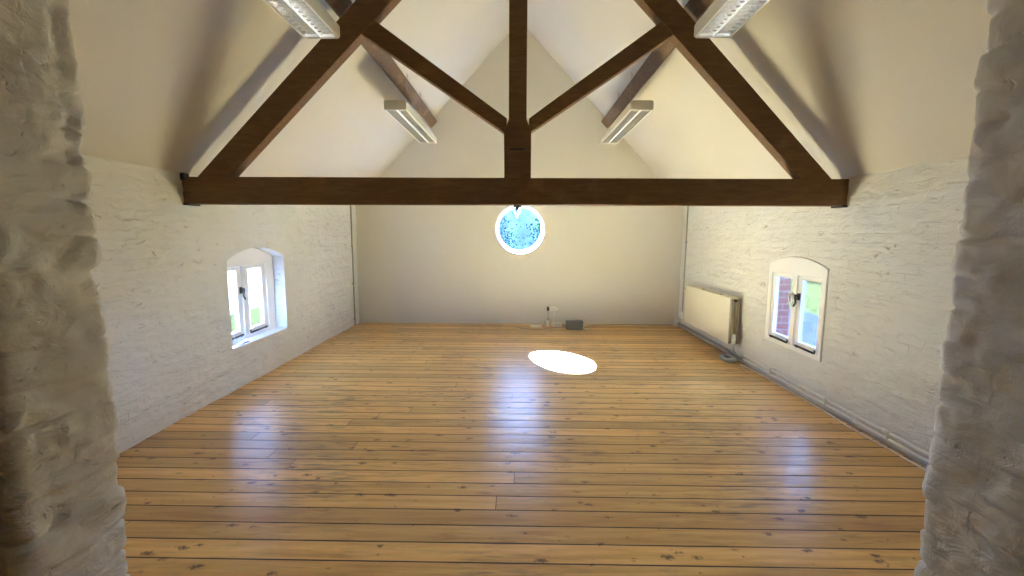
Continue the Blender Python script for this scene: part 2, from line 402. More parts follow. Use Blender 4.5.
def side_wall(name, sgn, outline, paint_depth, seed, label):
    cs = .02; y0, y1, z0, z1 = .88, D+.01, -.14, ZE+.03
    ny, nz = int((y1-y0)/cs), int((z1-z0)/cs)
    ys = np.linspace(y0, y1, ny+1); zs = np.linspace(z0, z1, nz+1)
    Yg, Zg = np.meshgrid(ys, zs, indexing='ij'); P = np.stack([Yg.ravel(), Zg.ravel()], 1)
    # dense outline for snapping
    dn = []
    for i in range(len(outline)):
        a = np.array(outline[i]); b = np.array(outline[(i+1) % len(outline)]); k = max(2, int(np.linalg.norm(b-a)/.004))
        dn += [a+(b-a)*j/k for j in range(k)]
    dn = np.array(dn)
    near = (P[:, 0] > outline[0][0]-.1) & (P[:, 0] < outline[1][0]+.1) & (P[:, 1] > outline[0][1]-.1) & (P[:, 1] < 1.6)
    idx = np.where(near)[0]; dist = np.ones(len(P))*9
    for i in idx:
        d = np.linalg.norm(dn-P[i], axis=1); j = d.argmin(); dist[i] = d[j]
        if d[j] < .0135: P[i] = dn[j]; dist[i] = 0
    h = relief(P[:, 0], P[:, 1], seed)
    h = h*np.clip(dist/.03, 0, 1)*np.clip((2.14-P[:, 1])/.18, .2, 1)
    h = h*np.clip((P[:, 1]-.05)/.12, .15, 1) if sgn > 0 else h
    if sgn > 0:   # smooth patch of render under the right window
        pm = np.clip(1-np.maximum(np.abs(P[:, 0]-4.75)/.62, np.abs(P[:, 1]-.24)/.2), 0, .25)*4
        h = h*(1-.85*pm)
    verts = np.stack([np.full(len(P), sgn*W)-sgn*h, P[:, 0], P[:, 1]], 1)
    I = np.arange((ny+1)*(nz+1)).reshape(ny+1, nz+1)
    q = np.stack([I[:-1, :-1], I[1:, :-1], I[1:, 1:], I[:-1, 1:]], -1).reshape(-1, 4)
    cen = P[q].mean(1); ins = inside(cen, outline); q = q[~ins]
    V = verts.tolist(); Fc = q.tolist(); mi = [0]*len(Fc)
    n = len(outline)
    def ring(x, grow=0):
        b = len(V); cy = (outline[0][0]+outline[1][0])/2; cz = .9
        for (y, z) in outline: V.append((x, y+grow*(1 if y > cy else -1), z+grow*(1 if z > cz else -1)))
        return b
    a, b, c = ring(sgn*(W-.002)), ring(sgn*(W+paint_depth)), ring(sgn*(W+T))
    for r0, r1, mm in ((a, b, 0), (b, c, 1)):
        for i in range(n):
            j = (i+1) % n; Fc.append((r0+i, r0+j, r1+j, r1+i)); mi.append(mm)
    # outer brick skin: four panels around the window's bounding box plus the head spandrel
    x = sgn*(W+T); ya, yb = outline[0][0], outline[1][0]; za = outline[0][1]; zt = max(p[1] for p in outline)
    for r in ((-.0, ya, -.6, ZE), (yb, D+T, -.6, ZE), (ya, yb, -.6, za), (ya, yb, zt, ZE)):
        k = len(V); V += [(x, r[0], r[2]), (x, r[1], r[2]), (x, r[1], r[3]), (x, r[0], r[3])]; Fc.append((k, k+1, k+2, k+3)); mi.append(1)
    head = [c+i for i in range(2, n)]
    k = len(V); V += [(x, ya, zt), (x, yb, zt)]
    Fc.append(tuple([k, k+1] + head)); mi.append(1)
    # closing edges front, back, top, bottom
    for (p, q_) in (((.88, -.14), (.88, ZE+.03)), ((D+.01, -.14), (D+.01, ZE+.03)), ((.88, ZE+.03), (D+.01, ZE+.03)), ((.88, -.14), (D+.01, -.14))):
        k = len(V); V += [(sgn*W, *p), (sgn*W, *q_), (x, *q_), (x, *p)]; Fc.append((k, k+1, k+2, k+3)); mi.append(1)
    me = bpy.data.meshes.new(name); me.from_pydata(V, [], Fc); me.update()
    o = link(name, me, [M['side'], M['brick']], None, kind='structure', label=label)
    me.polygons.foreach_set('material_index', mi)
    me.polygons.foreach_set('use_smooth', [i < len(q) for i in range(len(Fc))])
    return o
side_wall('wall_left', -1, LWIN, .17, 11, 'white painted rough brick wall on the left')
side_wall('wall_right', 1, RWIN, .03, 23, 'white painted rough brick wall on the right')

# far gable wall with the round hole
CX, CZ, RO = .028, 1.712, .435
def gable_face(bm, y, hole_r, flip=False):
    pts = [(-W-T, -.3), (W+T, -.3), (W+T, ZA-S*(W+T)+.1), (0, ZA+.12), (-W-T, ZA-S*(W+T)+.1)]
    vs = [bm.verts.new((x, y, z)) for x, z in pts]; es = [bm.edges.new((vs[i], vs[(i+1) % 5])) for i in range(5)]
    hs = [bm.verts.new((CX+hole_r*math.cos(2*PI*k/64), y, CZ+hole_r*math.sin(2*PI*k/64))) for k in range(64)]
    es += [bm.edges.new((hs[k], hs[(k+1) % 64])) for k in range(64)]
    bmesh.ops.triangle_fill(bm, edges=es, use_beauty=True)
    return hs, vs
bm = bmesh.new()
h0, v0 = gable_face(bm, D, RO); h1, v1 = gable_face(bm, D+T, RO-.005)
for k in range(64): bm.faces.new((h0[k], h0[(k+1) % 64], h1[(k+1) % 64], h1[k]))
for k in range(5): bm.faces.new((v0[k], v0[(k+1) % 5], v1[(k+1) % 5], v1[k]))
obj('wall_far', bm, M['gable'], kind='structure', label='cream plastered gable wall at the far end')

# two sloping ceilings, each with its real roof build-up
for sg, nm, lab in ((-1, 'ceiling', 'sloping cream ceiling on the left of the ridge'), (1, 'ceiling', 'sloping cream ceiling on the right of the ridge')):
    bm = bmesh.new()
    xo = sg*(W+T+.15); zo = ZA-S*abs(xo)
    prism(bm, [(0, -2.2, ZA), (xo, -2.2, zo), (xo, -2.2, zo+.3), (0, -2.2, ZA+.3)], (0, D+T+2.5, 0))
    obj(nm, bm, M['ceil'], kind='structure', label=lab)

# front wall with the rough brick opening the picture looks through
def pier(sgn, seed):
    xa = .974 if sgn > 0 else -.948; yN, yF = .778, 1.0; r = .022
    prof = []   # (point, outward normal, arc length)
    far_x = sgn*1.5
    def seg(a, b, nrm, step=.0115):
        n = max(1, int((Vector(b)-Vector(a)).length/step))
        for k in range(n): prof.append((Vector(a).lerp(Vector(b), k/n), Vector(nrm)))
    seg((far_x, yN), (xa+sgn*r, yN), (0, -1))
    for k in range(5):
        a = k/4*PI/2; n = Vector((-sgn*math.sin(a), -math.cos(a))); prof.append((Vector((xa+sgn*r, yN+r))+n*r, n))
    seg((xa, yN+r+.01), (xa, yF-r-.005), (-sgn, 0))
    for k in range(5):
        a = k/4*PI/2; n = Vector((-sgn*math.cos(a), math.sin(a))); prof.append((Vector((xa+sgn*r, yF-r))+n*r, n))
    seg((xa+sgn*(r+.01), yF), (far_x, yF), (0, 1))
    prof.append((Vector((far_x, yF)), Vector((0, 1))))
    s = np.concatenate([[0], np.cumsum([(prof[i+1][0]-prof[i][0]).length for i in range(len(prof)-1)])])
    zs = np.arange(-.01, 3.0, .006)
    Sg, Zg = np.meshgrid(s, zs, indexing='ij'); u = Sg.ravel(); z = Zg.ravel()
    P = np.stack([u, z], 1)
    w = (vnoise(P, 4, seed+9)-.5)*.02
    row = np.floor((z+w)/.076).astype(int); fz = (z+w)/.076-row
    hb = ((row*7349+seed*77)*2654435761 & 0xffff)/65535.          # each course stands out by a different amount
    cb = np.floor((u+.05)/.115).astype(int); hb2 = ((row*331+cb*9151+seed*7)*2654435761 & 0xffff)/65535.
    dz = np.minimum(fz, 1-fz)*.076
    g = np.exp(-(dz/.0048)**2)
    keep = np.clip((vnoise(P, 7, seed+5)-.18)*3, 0, 1)
    edge_ = np.exp(-(np.minimum(np.abs(u-.54-.222), np.abs(u-.545))/.05)**2)
    h = hb*.008 + hb2*.005 - g*keep*(.001+.011*edge_) + (vnoise(P, 2.2, seed+1)-.5)*.010 + (vnoise(P, 12, seed+2)-.5)*.006 + (vnoise(P, 28, seed+4)-.5)*.006 + (vnoise(P, 55, seed+8)-.5)*.006
    chip = np.clip(.28-vnoise(P, 18, seed+6), 0, 1)*.04
    h = h - chip
    pp = np.array([p[0] for p in prof]); nn = np.array([p[1] for p in prof])
    ip = np.repeat(np.arange(len(s)), len(zs))
    V = np.stack([pp[ip, 0]+nn[ip, 0]*h, pp[ip, 1]+nn[ip, 1]*h, z], 1)
    I = np.arange(len(V)).reshape(len(s), len(zs))
    q = np.stack([I[:-1, :-1], I[1:, :-1], I[1:, 1:], I[:-1, 1:]], -1).reshape(-1, 4)
    return V, q
V1, q1 = pier(-1, 5); V2, q2 = pier(1, 31)
V = V1.tolist() + V2.tolist(); Fc = q1.tolist() + (q2+len(V1)).tolist(); ns_ = len(Fc)
for (x0, x1, y0, y1, z0, z1) in ((-W-T, -1.49, .785, .993, -.02, 3.0), (1.49, W+T, .785, .993, -.02, 3.0), (-W, W, .785, .993, 2.95, 3.3),
                                 (-1.75, 1.75, .785, .993, 3.3, 3.55)):
    k = len(V); V += [(x0, y0, z0), (x1, y0, z0), (x1, y1, z0), (x0, y1, z0), (x0, y0, z1), (x1, y0, z1), (x1, y1, z1), (x0, y1, z1)]
    Fc += [tuple(k+i for i in q) for q in ((0, 3, 2, 1), (4, 5, 6, 7), (0, 1, 5, 4), (1, 2, 6, 5), (2, 3, 7, 6), (3, 0, 4, 7))]
k = len(V)
V += [(-1.8, .785, 3.4), (1.8, .785, 3.4), (0, .785, ZA+.05), (-1.8, .993, 3.4), (1.8, .993, 3.4), (0, .993, ZA+.05)]
Fc += [(k, k+1, k+2), (k+5, k+4, k+3), (k, k+3, k+4, k+1), (k+1, k+4, k+5, k+2), (k+2, k+5, k+3, k)]
me = bpy.data.meshes.new('wall_front'); me.from_pydata(V, [], Fc); me.update()
me.polygons.foreach_set('use_smooth', [i < ns_ for i in range(len(Fc))])
link('wall_front', me, M['jamb'], None, kind='structure', label='rough painted brick wall whose opening frames the view')
# landing behind the opening
obj('wall_landing', boxes((-2.1, -2.0, -2.2, .76, -.1, 3.2), (2.0, 2.1, -2.2, .76, -.1, 3.2), (-2.1, 2.1, -2.3, -2.2, -.1, 4.5)), M['landing'], kind='structure', label='plain wall of the landing behind the opening')
obj('ceiling_landing', boxes((-2.1, 2.1, -2.3, .77, 2.98, 3.08)), M['landing'], kind='structure', label='flat ceiling of the landing')

# ------------------------------------------------------------------ windows
def wpt(sgn, xd, y, z): return (sgn*(W+xd), y, z)
def side_window(name, sgn, outline, xf, th, mull, header_z, ycas, fws, sw, label):
    root = empty(name, wpt(sgn, xf, (outline[0][0]+outline[1][0])/2, outline[0][1]), kind='structure', label=label)
    y0, y1, z0 = outline[0][0]+.004, outline[1][0]-.004, outline[0][1]+.003
    fw = .04
    bm = bmesh.new()
    xa, xb = sorted((sgn*(W+xf), sgn*(W+xf+th)))
    f0, f1 = fws
    box(bm, xa, xb, y0, y0+f0, z0, header_z+.02); box(bm, xa, xb, y1-f1, y1, z0, header_z+.02)
    box(bm, xa, xb, y0+f0, y1-f1, z0, z0+.05); box(bm, xa, xb, mull-.020, mull+.020, z0+.05, header_z)
    head = [(y, z-.004) for y, z in outline[2:]]
    pts = [(y0, header_z)] + [(max(y0, min(y1, y)), z) for y, z in head[::-1]] + [(y1, header_z)]
    prism(bm, [(sgn*(W+xf), y, z) for y, z in pts], (sgn*th, 0, 0))
    obj('window_frame', bm, M['white'], root, bevel=.004)
    for i, (a, b) in enumerate(ycas):
        za, zb = z0+.053, header_z-.004
        xs0, xs1 = sorted((sgn*(W+xf+.012), sgn*(W+xf+.012+.042)))
        bm = boxes((xs0, xs1, a, a+sw, za, zb), (xs0, xs1, b-sw, b, za, zb), (xs0, xs1, a+sw, b-sw, za, za+.055), (xs0, xs1, a+sw, b-sw, zb-.04, zb))
        cs = obj('casement', bm, M['white'], root, bevel=.005)
        gx = sgn*(W+xf+.035)
        bm = bmesh.new(); box(bm, gx-.002, gx+.002, a+sw-.005, b-sw+.005, za+.05, zb-.035)
        obj('glass_pane', bm, M['glass'], cs)
        # stay bar with its pins, lying on the bottom rail
        xs = sgn*(W+xf-.006)
        bm = bmesh.new()
        tube(bm, [(xs, a+.05, za+.006), (xs, b-.05, za+.012)], .011, 8)
        tube(bm, smoothpath([(xs, a+.05, za+.006), (xs-sgn*.006, a+.03, za+.012), (xs, a+.035, za+.03), (xs, a+.05, za+.034)], 5), .007, 8)
        box(bm, min(xs, xs+sgn*.012), max(xs, xs+sgn*.012), b-.085, b-.055, za-.004, za+.02)
        obj('stay_bar', bm, M['iron'], cs, smooth=True)
        if True:
            hy = b-.024 if i == 0 else a+.024; hz = .985
            bm = bmesh.new(); xh = sgn*(W+xf+.012)
            box(bm, min(xh, xh-sgn*.012), max(xh, xh-sgn*.012), hy-.018, hy+.018, hz-.035, hz+.035)
            tube(bm, [(xh, hy, hz+.01), (xh-sgn*.035, hy, hz+.01)], .012, 10)
            tube(bm, smoothpath([(xh-sgn*.033, hy+.01, hz+.02), (xh-sgn*.042, hy-.008, hz-.01), (xh-sgn*.036, hy-.006, hz-.06), (xh-sgn*.046, hy+.004, hz-.095), (xh-sgn*.036, hy+.012, hz-.1)], 5), [.011]*8+[.009]*8+[.008]*5, 8)
            obj('handle', bm, M['iron'] if i == 0 else M['white'], cs, smooth=True, label='black iron handle' if i == 0 else None)
    return root
w1 = side_window('window_1', -1, LWIN, .135, .06, 4.842, 1.255, ((4.45, 4.818), (4.866, 5.29)), (.07, .155), .078, 'small arched white two-light window set deep in the left wall')
w2 = side_window('window_2', 1, RWIN, -.012, .065, 4.625, 1.205, ((4.207, 4.601), (4.649, 5.065)), (.04, .065), .054, 'small arched white two-light window flush in the right wall')
obj('window_sill', boxes((-W-.14, -W+.004, 4.378, 5.447, .420, .434)), M['white'], w1, bevel=.004)

root = empty('window_3', (CX, D+.2, CZ-RO), kind='structure', label='round porthole window high in the gable wall')
def annulus(bm, r0, r1, y0, y1, n=64):
    rs = [[bm.verts.new((CX+r*math.cos(2*PI*k/n), y, CZ+r*math.sin(2*PI*k/n))) for k in range(n)] for r, y in ((r0, y0), (r1, y0), (r1, y1), (r0, y1))]
    for i in range(4):
        a, b = rs[i], rs[(i+1) % 4]
        for k in range(n): bm.faces.new((a[k], b[k], b[(k+1) % n], a[(k+1) % n]))
bm = bmesh.new(); annulus(bm, .398, RO+.004, D+.17, D+.23); obj('window_frame', bm, M['white'], root, bevel=.004)
bm = bmesh.new(); annulus(bm, .382, .402, D+.18, D+.215); obj('glazing_ring', bm, M['white'], root, bevel=.003)
bm = bmesh.new()
for y in (D+.195, D+.199): bm.faces.new([bm.verts.new((CX+.39*math.cos(2*PI*k/64), y, CZ+.39*math.sin(2*PI*k/64))) for k in range(64)])
obj('glass_pane', bm, M['glass'], root)

# ------------------------------------------------------------------ roof truss (runs very slightly out of square with the room)
yt = lambda x: 3.94+.027*x
TD = .12
def timber(pts, y_off=0, dep=TD):
    bm = bmesh.new(); prism(bm, [(x, yt(x)+y_off, z) for x, z in pts], (0, dep, 0)); return bm
tr = empty('roof_truss', (0, yt(0), 1.865), label='dark stained timber king post truss spanning the room', cat='roof truss')
obj('tie_beam', timber([(-W-.03, 1.858), (W+.03, 1.874), (W+.03, 2.105), (-W-.03, 2.09)]), M['dark'], tr, bevel=.006)
obj('king_post', timber([(-.121, 2.095), (.111, 2.095), (.111, 2.485), (.069, 2.592), (.067, 4.75), (-.083, 4.75), (-.083, 2.592), (-.124, 2.475)], -.004, TD+.008), M['dark'], tr, bevel=.005)
# rafters: outer and inner edges as measured
def lineat(p, q, x): return p[1]+(q[1]-p[1])*(x-p[0])/(q[0]-p[0])
lo = ((-2.763, 2.094), (-1.701, 3.194)); li = ((-2.353, 2.233), (-1.328, 3.286))
ro_ = ((2.75, 2.118), (1.646, 3.246)); ri = ((2.257, 2.335), (1.19, 3.428))
xin = lambda l, z: l[0][0]+(z-l[0][1])*(l[1][0]-l[0][0])/(l[1][1]-l[0][1])
obj('principal_rafter', timber([(-2.77, 2.09), (xin(li, 2.09), 2.09), (-.083, lineat(*li, -.083)-.06), (-.083, lineat(*lo, -.083)-.04)], .004, TD-.008), M['dark'], tr, bevel=.006)
obj('principal_rafter', timber([(2.76, 2.098), (.067, lineat(*ro_, .067)-.04), (.067, lineat(*ri, .067)-.06), (xin(ri, 2.098), 2.098)], .004, TD-.008), M['dark'], tr, bevel=.006)
obj('strut', timber([(-.1, 2.60), (-.105, 2.468), (-1.335, 3.28), (-1.22, 3.388)], .012, TD-.024), M['dark'], tr, bevel=.005)
obj('strut', timber([(.09, 2.60), (.095, 2.478), (1.325, 3.302), (1.21, 3.402)], .012, TD-.024), M['dark'], tr, bevel=.005)
bm = bmesh.new(); tube(bm, [(-.005, yt(0)+.06, 1.88), (-.005, yt(0)+.06, 1.85)], .035, 4); tube(bm, [(-.005, yt(0)+.06, 1.852), (-.005, yt(0)+.06, 1.825)], .017, 6)
obj('bolt', bm, M['iron'], tr, label='black iron bolt end under the tie beam')
obj('wedge', boxes((-.07, .05, yt(0)-.008, yt(0)+.01, 2.33, 2.345)), M['iron'], tr)
for x, z, w_ in ((-W+.02, 1.865, .035), (W-.02, 1.877, .03)):
    obj('beam_pad', boxes((x-w_, x+.035, yt(x)-.01, yt(x)+TD+.01, z-.018, z)), M['iron'], tr, label='dark packing piece under the beam end')
obj('beam_strap', boxes((-W-.01, -W+.032, yt(-W)-.014, yt(-W)+.05, 2.06, 2.12)), M['iron'], tr)

# purlins, set square to the roof slope
def purlin(sg, label):
    B = Vector((-1.413, 0, 3.554)); n = Vector((-.725, 0, .688)); s_ = Vector((-.688, 0, -.725))   # n: into the roof, s_: down the slope
    pts = [B, B+s_*.16, B+s_*.16+n*.0895, B+n*.0895]
    bm = bmesh.new(); prism(bm, [(sg*-p.x, .95, p.z) for p in pts], (0, D-.95+.02, 0))
    return obj('purlin', bm, M['purlin'], None, bevel=.008, label=label, cat='purlin', group='purlins under the roof slopes')
purlin(-1, 'brown timber purlin running back under the left ceiling slope')
purlin(1, 'brown timber purlin running back under the right ceiling slope')

# ------------------------------------------------------------------ suspended strip lights
LX, LW, LL, LZ = 1.345, .245, 1.78, 2.955
def make_light():
    root = empty('strip_light', (0, 0, LZ))
    h = LW/2; z0, z1 = LZ, LZ+.095
    # housing: open-bottomed trough with chamfered shoulders
    out = [(-h, z0), (-h, z0+.075), (-h+.014, z1), (h-.014, z1), (h, z0+.075), (h, z0)]
    inn = [(h-.012, z0), (h-.012, z0+.055), (h-.035, z1-.008), (-h+.035, z1-.008), (-h+.012, z0+.055), (-h+.012, z0)]
    bm = bmesh.new(); prism(bm, [(x, -LL/2, z) for x, z in out+inn], (0, LL, 0))
    hs = obj('housing', bm, M['housing'], root, bevel=.003)
    for e in (-1, 1):
        bm = bmesh.new(); ya = e*LL/2
        pts = [(-h+.012, z0-.003), (-h-.002, z0+.012), (-h-.002, z0+.077), (-h+.012, z1+.002), (h-.012, z1+.002), (h+.002, z0+.077), (h+.002, z0+.012), (h-.012, z0-.003)]
        prism(bm, [(x, ya-.012, z) for x, z in pts], (0, .024, 0))
        obj('end_cap', bm, M['housing'], hs, bevel=.004)
    obj('gear_tray', boxes((-.085, .085, -LL/2+.2, LL/2-.11, z1, z1+.04)), M['housing'], root, bevel=.004)
    # mirror louvre: two bays of curved side reflectors crossed by blades
    bm = bmesh.new()
    for c in (-1, 1):
        cx = c*(h-.012)/2; bw = (h-.012)/2-.003
        for s in (-1, 1):
            prev = None
            for k in range(6):
                t = k/5; p = (cx+s*(bw-.026*t*t), z0+.002+.055*t)
                if prev:
                    prism(bm, [(prev[0], -LL/2+.014, prev[1]), (p[0], -LL/2+.014, p[1]), (p[0]+s*.0015, -LL/2+.014, p[1]), (prev[0]+s*.0015, -LL/2+.014, prev[1])], (0, LL-.028, 0))
                prev = p
        nb = 34
        for k in range(1, nb):
            y = -LL/2 + LL*k/nb
            prism(bm, [(cx-bw+.001, y-.002, z0+.002), (cx-bw+.001, y+.002, z0+.002), (cx-bw+.001, y+.011, z0+.045), (cx-bw+.001, y-.011, z0+.045)], (2*bw-.002, 0, 0))
    obj('louvre', bm, M['louvre'], root)
    bm = boxes((-.004, .004, -LL/2+.013, LL/2-.013, z0-.001, z0+.012), (-h+.001, -h+.013, -LL/2+.013, LL/2-.013, z0-.001, z0+.002), (h-.013, h-.001, -LL/2+.013, LL/2-.013, z0-.001, z0+.002))
    obj('louvre_trim', bm, M['white'], root)
    for c in (-1, 1):
        bm = bmesh.new(); tube(bm, [(c*.055, -LL/2+.02, z0+.068), (c*.055, LL/2-.02, z0+.068)], .013, 10)
        obj('lamp_tube', bm, M['tube'], root, smooth=True)
    for yy in (-.36, .36):
        bm = bmesh.new(); zt = 3.50
        tube(bm, [(0, yy, z1+.035), (0, yy, zt-.03)], .0013, 6)
        tube(bm, smoothpath([(0, yy, zt-.03), (.012, yy, zt-.02), (.01, yy, zt), (0, yy, zt+.02)], 4), .004, 6)
        obj('suspension_wire', bm, M['cable'], root)
    return root
def copy_tree(o, parent=None):
    c = o.copy(); C.collection.objects.link(c)
    if parent: c.parent = parent; c.matrix_parent_inverse = o.matrix_parent_inverse.copy()
    for ch in list(o.children): copy_tree(ch, c)
    return c
L0 = make_light()
spots = [(-LX-.010, 2.32, 'white twin louvre strip light hanging on the left, in front of the truss'),
         (LX-.028, 2.32, 'white twin louvre strip light hanging on the right, in front of the truss'),
         (-LX, 5.9, 'white twin louvre strip light hanging on the left, beyond the truss'),
         (LX-.015, 5.9, 'white twin louvre strip light hanging on the right, beyond the truss')]
for i, (x, y, lab) in enumerate(spots):
    o = L0 if i == 0 else copy_tree(L0)
    o.location = (x, y, LZ - (.013 if y < 4 else 0))
    tag(o, lab, 'strip light', 'louvred strip lights under the roof')

# ------------------------------------------------------------------ radiator and heating pipes (right wall)
ra = empty('radiator', (2.83, 6.46, .19), label='cream panel radiator on the right wall near the far corner', cat='radiator')
def rad_panel(x0, x1, front):
    bm = boxes((x0, x1, 5.70, 7.25, .20, .812))
    return obj('panel', bm, M['cream'], ra, bevel=.012)
rad_panel(2.745, 2.768, True); rad_panel(2.838, 2.858, False)
bm = bmesh.new()
for k in range(60):
    y = 5.74+k*.0253
    prism(bm, [(2.768, y, .23), (2.838, y+.010, .23), (2.838, y+.012, .23), (2.768, y+.002, .23)], (0, 0, .545))
obj('convector_fins', bm, M['cream'], ra)
obj('top_grille', boxes((2.765, 2.842, 5.715, 7.235, .788, .80)), M['cream'], ra)
bm = bmesh.new()
for x in (2.757, 2.848):
    tube(bm, [(x, 5.695, .215), (x, 5.695, .80)], .016, 12)
tube(bm, [(2.757, 5.695, .235), (2.848, 5.695, .235)], .012, 10); tube(bm, [(2.757, 5.695, .78), (2.848, 5.695, .78)], .012, 10)
obj('end_column', bm, M['conduit'], ra, smooth=True)
bm = bmesh.new(); tube(bm, [(2.80, 5.69, .78), (2.80, 5.66, .78)], .018, 10); obj('air_vent', bm, M['blackpl'], ra)
for y in (6.1, 6.75):
    obj('bracket', boxes((2.855, 2.905, y-.015, y+.015, .25, .76)), M['cream'], ra)
for y in (6.02, 6.62): obj('clip', boxes((2.752, 2.785, y-.010, y+.010, .812, .819)), M['iron'], ra)
bm = bmesh.new(); tube(bm, [(2.80, 5.665, .22), (2.80, 5.66, .25), (2.80, 5.66, .34)], [.02, .024, .02], 12)
vl = obj('valve', bm, M['whitepl'], ra, smooth=True, label='white radiator valve')
obj('pipe_tail', curve_bm([(2.80, 5.66, .22), (2.80, 5.64, .14), (2.815, 5.58, .095), (2.85, 5.50, .08)], .009), M['greypipe'], vl, smooth=True)

# grey lagged ring on the floor below the valve
bm = bmesh.new()
pts = [(2.74+.072*math.cos(a), 5.66+.13*math.sin(a), .028+.006*math.sin(3*a)) for a in [2*PI*k/28 for k in range(29)]]
tube(bm, pts, .027, 10, cap=False)
tag(obj('pipe_lagging', bm, M['greypipe'], smooth=True), 'grey foam pipe lagging coiled on the floor below the radiator valve', 'pipe lagging')

bp_ = empty('heating_pipes', (2.87, 3.3, .02), label='pair of white heating pipes along the foot of the right wall', cat='pipes')
for z, x, r in ((.100, 2.872, .012), (.052, 2.866, .012)):
    y = 1.0; pts = []
    while y < 5.5:
        pts.append((x+.003*math.sin(y*2.1+z*30), y, z+.003*math.sin(y*1.3+z*20))); y += .25
    pts.append((x, 5.52, z))
    bm = bmesh.new(); tube(bm, pts, r, 12); obj('pipe', bm, M['pipe'], bp_, smooth=True)
for y, z in ((3.33, .100), (3.62, .052), (4.38, .100)):
    bm = bmesh.new(); x = 2.872 if z > .06 else 2.866
    tube(bm, [(x, y-.03, z), (x, y+.03, z)], .016, 12); tube(bm, [(x, y-.035, z), (x, y-.027, z)], .019, 6); tube(bm, [(x, y+.027, z), (x, y+.035, z)], .019, 6)
    obj('coupling', bm, M['pipe'], bp_, smooth=True)
for y in (1.6, 2.6, 3.3, 4.0, 4.9): obj('pipe_clip', boxes((2.845, 2.905, y-.008, y+.008, .045, .12)), M['pipe'], bp_, bevel=.002)
bm = bmesh.new(); tube(bm, [(2.868, 5.52, .05), (2.868, 6.4, .055), (2.868, 7.82, .055)], .020, 12)
tag(obj('lagged_pipe', bm, M['greypipe'], smooth=True), 'grey pipe along the wall foot under the radiator', 'pipe')
# cable lying in the angle of floor and right wall
tag(obj('floor_cable', curve_bm([(2.832, 1.3, .006), (2.83, 2.4, .006), (2.82, 3.2, .006), (2.81, 3.6, .006), (2.835, 4.1, .006), (2.84, 5.0, .006), (2.80, 5.45, .006)], .006), M['pipe'], smooth=True),
    'thin pale cable lying on the floor beside the heating pipes', 'cable')

# vertical conduits near the far corners
def conduit(sg, pts, ck, label):
    r_ = empty('conduit', pts[0], label=label, cat='conduit')
    bm = bmesh.new(); tube(bm, pts, .011, 10); obj('pipe', bm, M['conduit'], r_, smooth=True)
    for z in ck:
        y = pts[0][1]
        obj('clip', boxes((min(sg*2.875, sg*2.905), max(sg*2.875, sg*2.905), y-.022, y+.022, z-.012, z+.012)), M['conduit'], r_, bevel=.003)
    return r_
conduit(-1, [(-2.885, 7.69, 0), (-2.885, 7.69, 2.12)], (.12, 1.4, .75), 'thin painted conduit running up the left wall beside the far corner')
c2 = conduit(1, [(2.885, 7.72, .26), (2.885, 7.70, 2.12)], (.7, 1.5), 'thin painted conduit running up the right wall beside the far corner')
obj('junction_box', boxes((2.85, 2.903, 7.68, 7.80, .17, .29)), M['whitepl'], c2, bevel=.006)
tag(obj('corner_boxing', boxes((2.80, 2.903, 7.83, D-.002, .0, .16)), M['gable'], bevel=.005), 'small white boxing in the far right corner on the floor', 'boxing')

# ------------------------------------------------------------------ electrics at the foot of the far wall
yw_ = D
sk_ = empty('double_socket', (.61, yw_, .28), label='white double wall socket low on the far wall', cat='socket')
obj('face_plate', boxes((.535, .685, yw_-.012, yw_, .24, .326)), M['whitepl'], sk_, bevel=.004)
for x in (.575, .645):
    bm = boxes((x-.012, x-.004, yw_-.014, yw_-.011, .262, .268), (x+.004, x+.012, yw_-.014, yw_-.011, .262, .268), (x-.003, x+.003, yw_-.014, yw_-.011, .285, .297))
    obj('pin_holes', bm, M['blackpl'], sk_)
for x in (.565, .655): obj('switch', boxes((x-.007, x+.007, yw_-.016, yw_-.011, .303, .318)), M['whitepl'], sk_)
pg = empty('plug', (.545, yw_-.03, .28), label='black plug at the left end of the wall socket', cat='plug')
obj('plug_body', boxes((.522, .566, yw_-.055, yw_-.013, .25, .325)), M['blackpl'], pg, bevel=.008)
obj('lead', curve_bm([(.545, yw_-.035, .255), (.545, yw_-.05, .16), (.56, yw_-.06, .06), (.53, yw_-.1, .02), (.50, yw_-.16, .012)], .005), M['cable'], pg, smooth=True)
wp = empty('plug', (.66, yw_-.03, .28), label='white plug-in adaptor in the right half of the wall socket', cat='plug')
obj('plug_body', boxes((.62, .70, yw_-.06, yw_-.013, .255, .315)), M['whitepl'], wp, bevel=.008)
obj('pin_stub', boxes((.70, .735, yw_-.045, yw_-.02, .275, .30)), M['whitepl'], wp, bevel=.004)
obj('lead', curve_bm([(.66, yw_-.04, .257), (.655, yw_-.05, .15), (.63, yw_-.06, .05), (.61, yw_-.09, .02), (.60, yw_-.12, .01)], .005), M['whitepl'], wp, smooth=True)
ps = empty('extension_lead', (.31, 7.66, 0), label='white extension lead block lying on the floor left of the wall socket', cat='extension lead')
obj('socket_block', boxes((.22, .42, 7.63, 7.69, 0, .035)), M['whitepl'], ps, bevel=.008)
obj('lead', curve_bm([(.42, 7.66, .015), (.45, 7.70, .012), (.47, 7.75, .008), (.46, 7.82, .008), (.49, 7.88, .02), (.49, 7.92, .06)], .005), M['cable'], ps, smooth=True)
rt = empty('junction_unit', (.66, 7.78, 0), label='small white network unit on the floor below the wall socket', cat='network unit')
obj('case', boxes((.62, .775, 7.68, 7.78, 0, .075)), M['whitepl'], rt, bevel=.01)
obj('label_panel', boxes((.65, .75, 7.677, 7.681, .02, .055)), M['housing'], rt)
ad = empty('power_adaptor', (.55, 7.72, 0), label='white power adaptor standing upright among the cables', cat='adaptor')
obj('adaptor_body', boxes((.505, .55, 7.72, 7.77, 0, .105)), M['whitepl'], ad, bevel=.008)
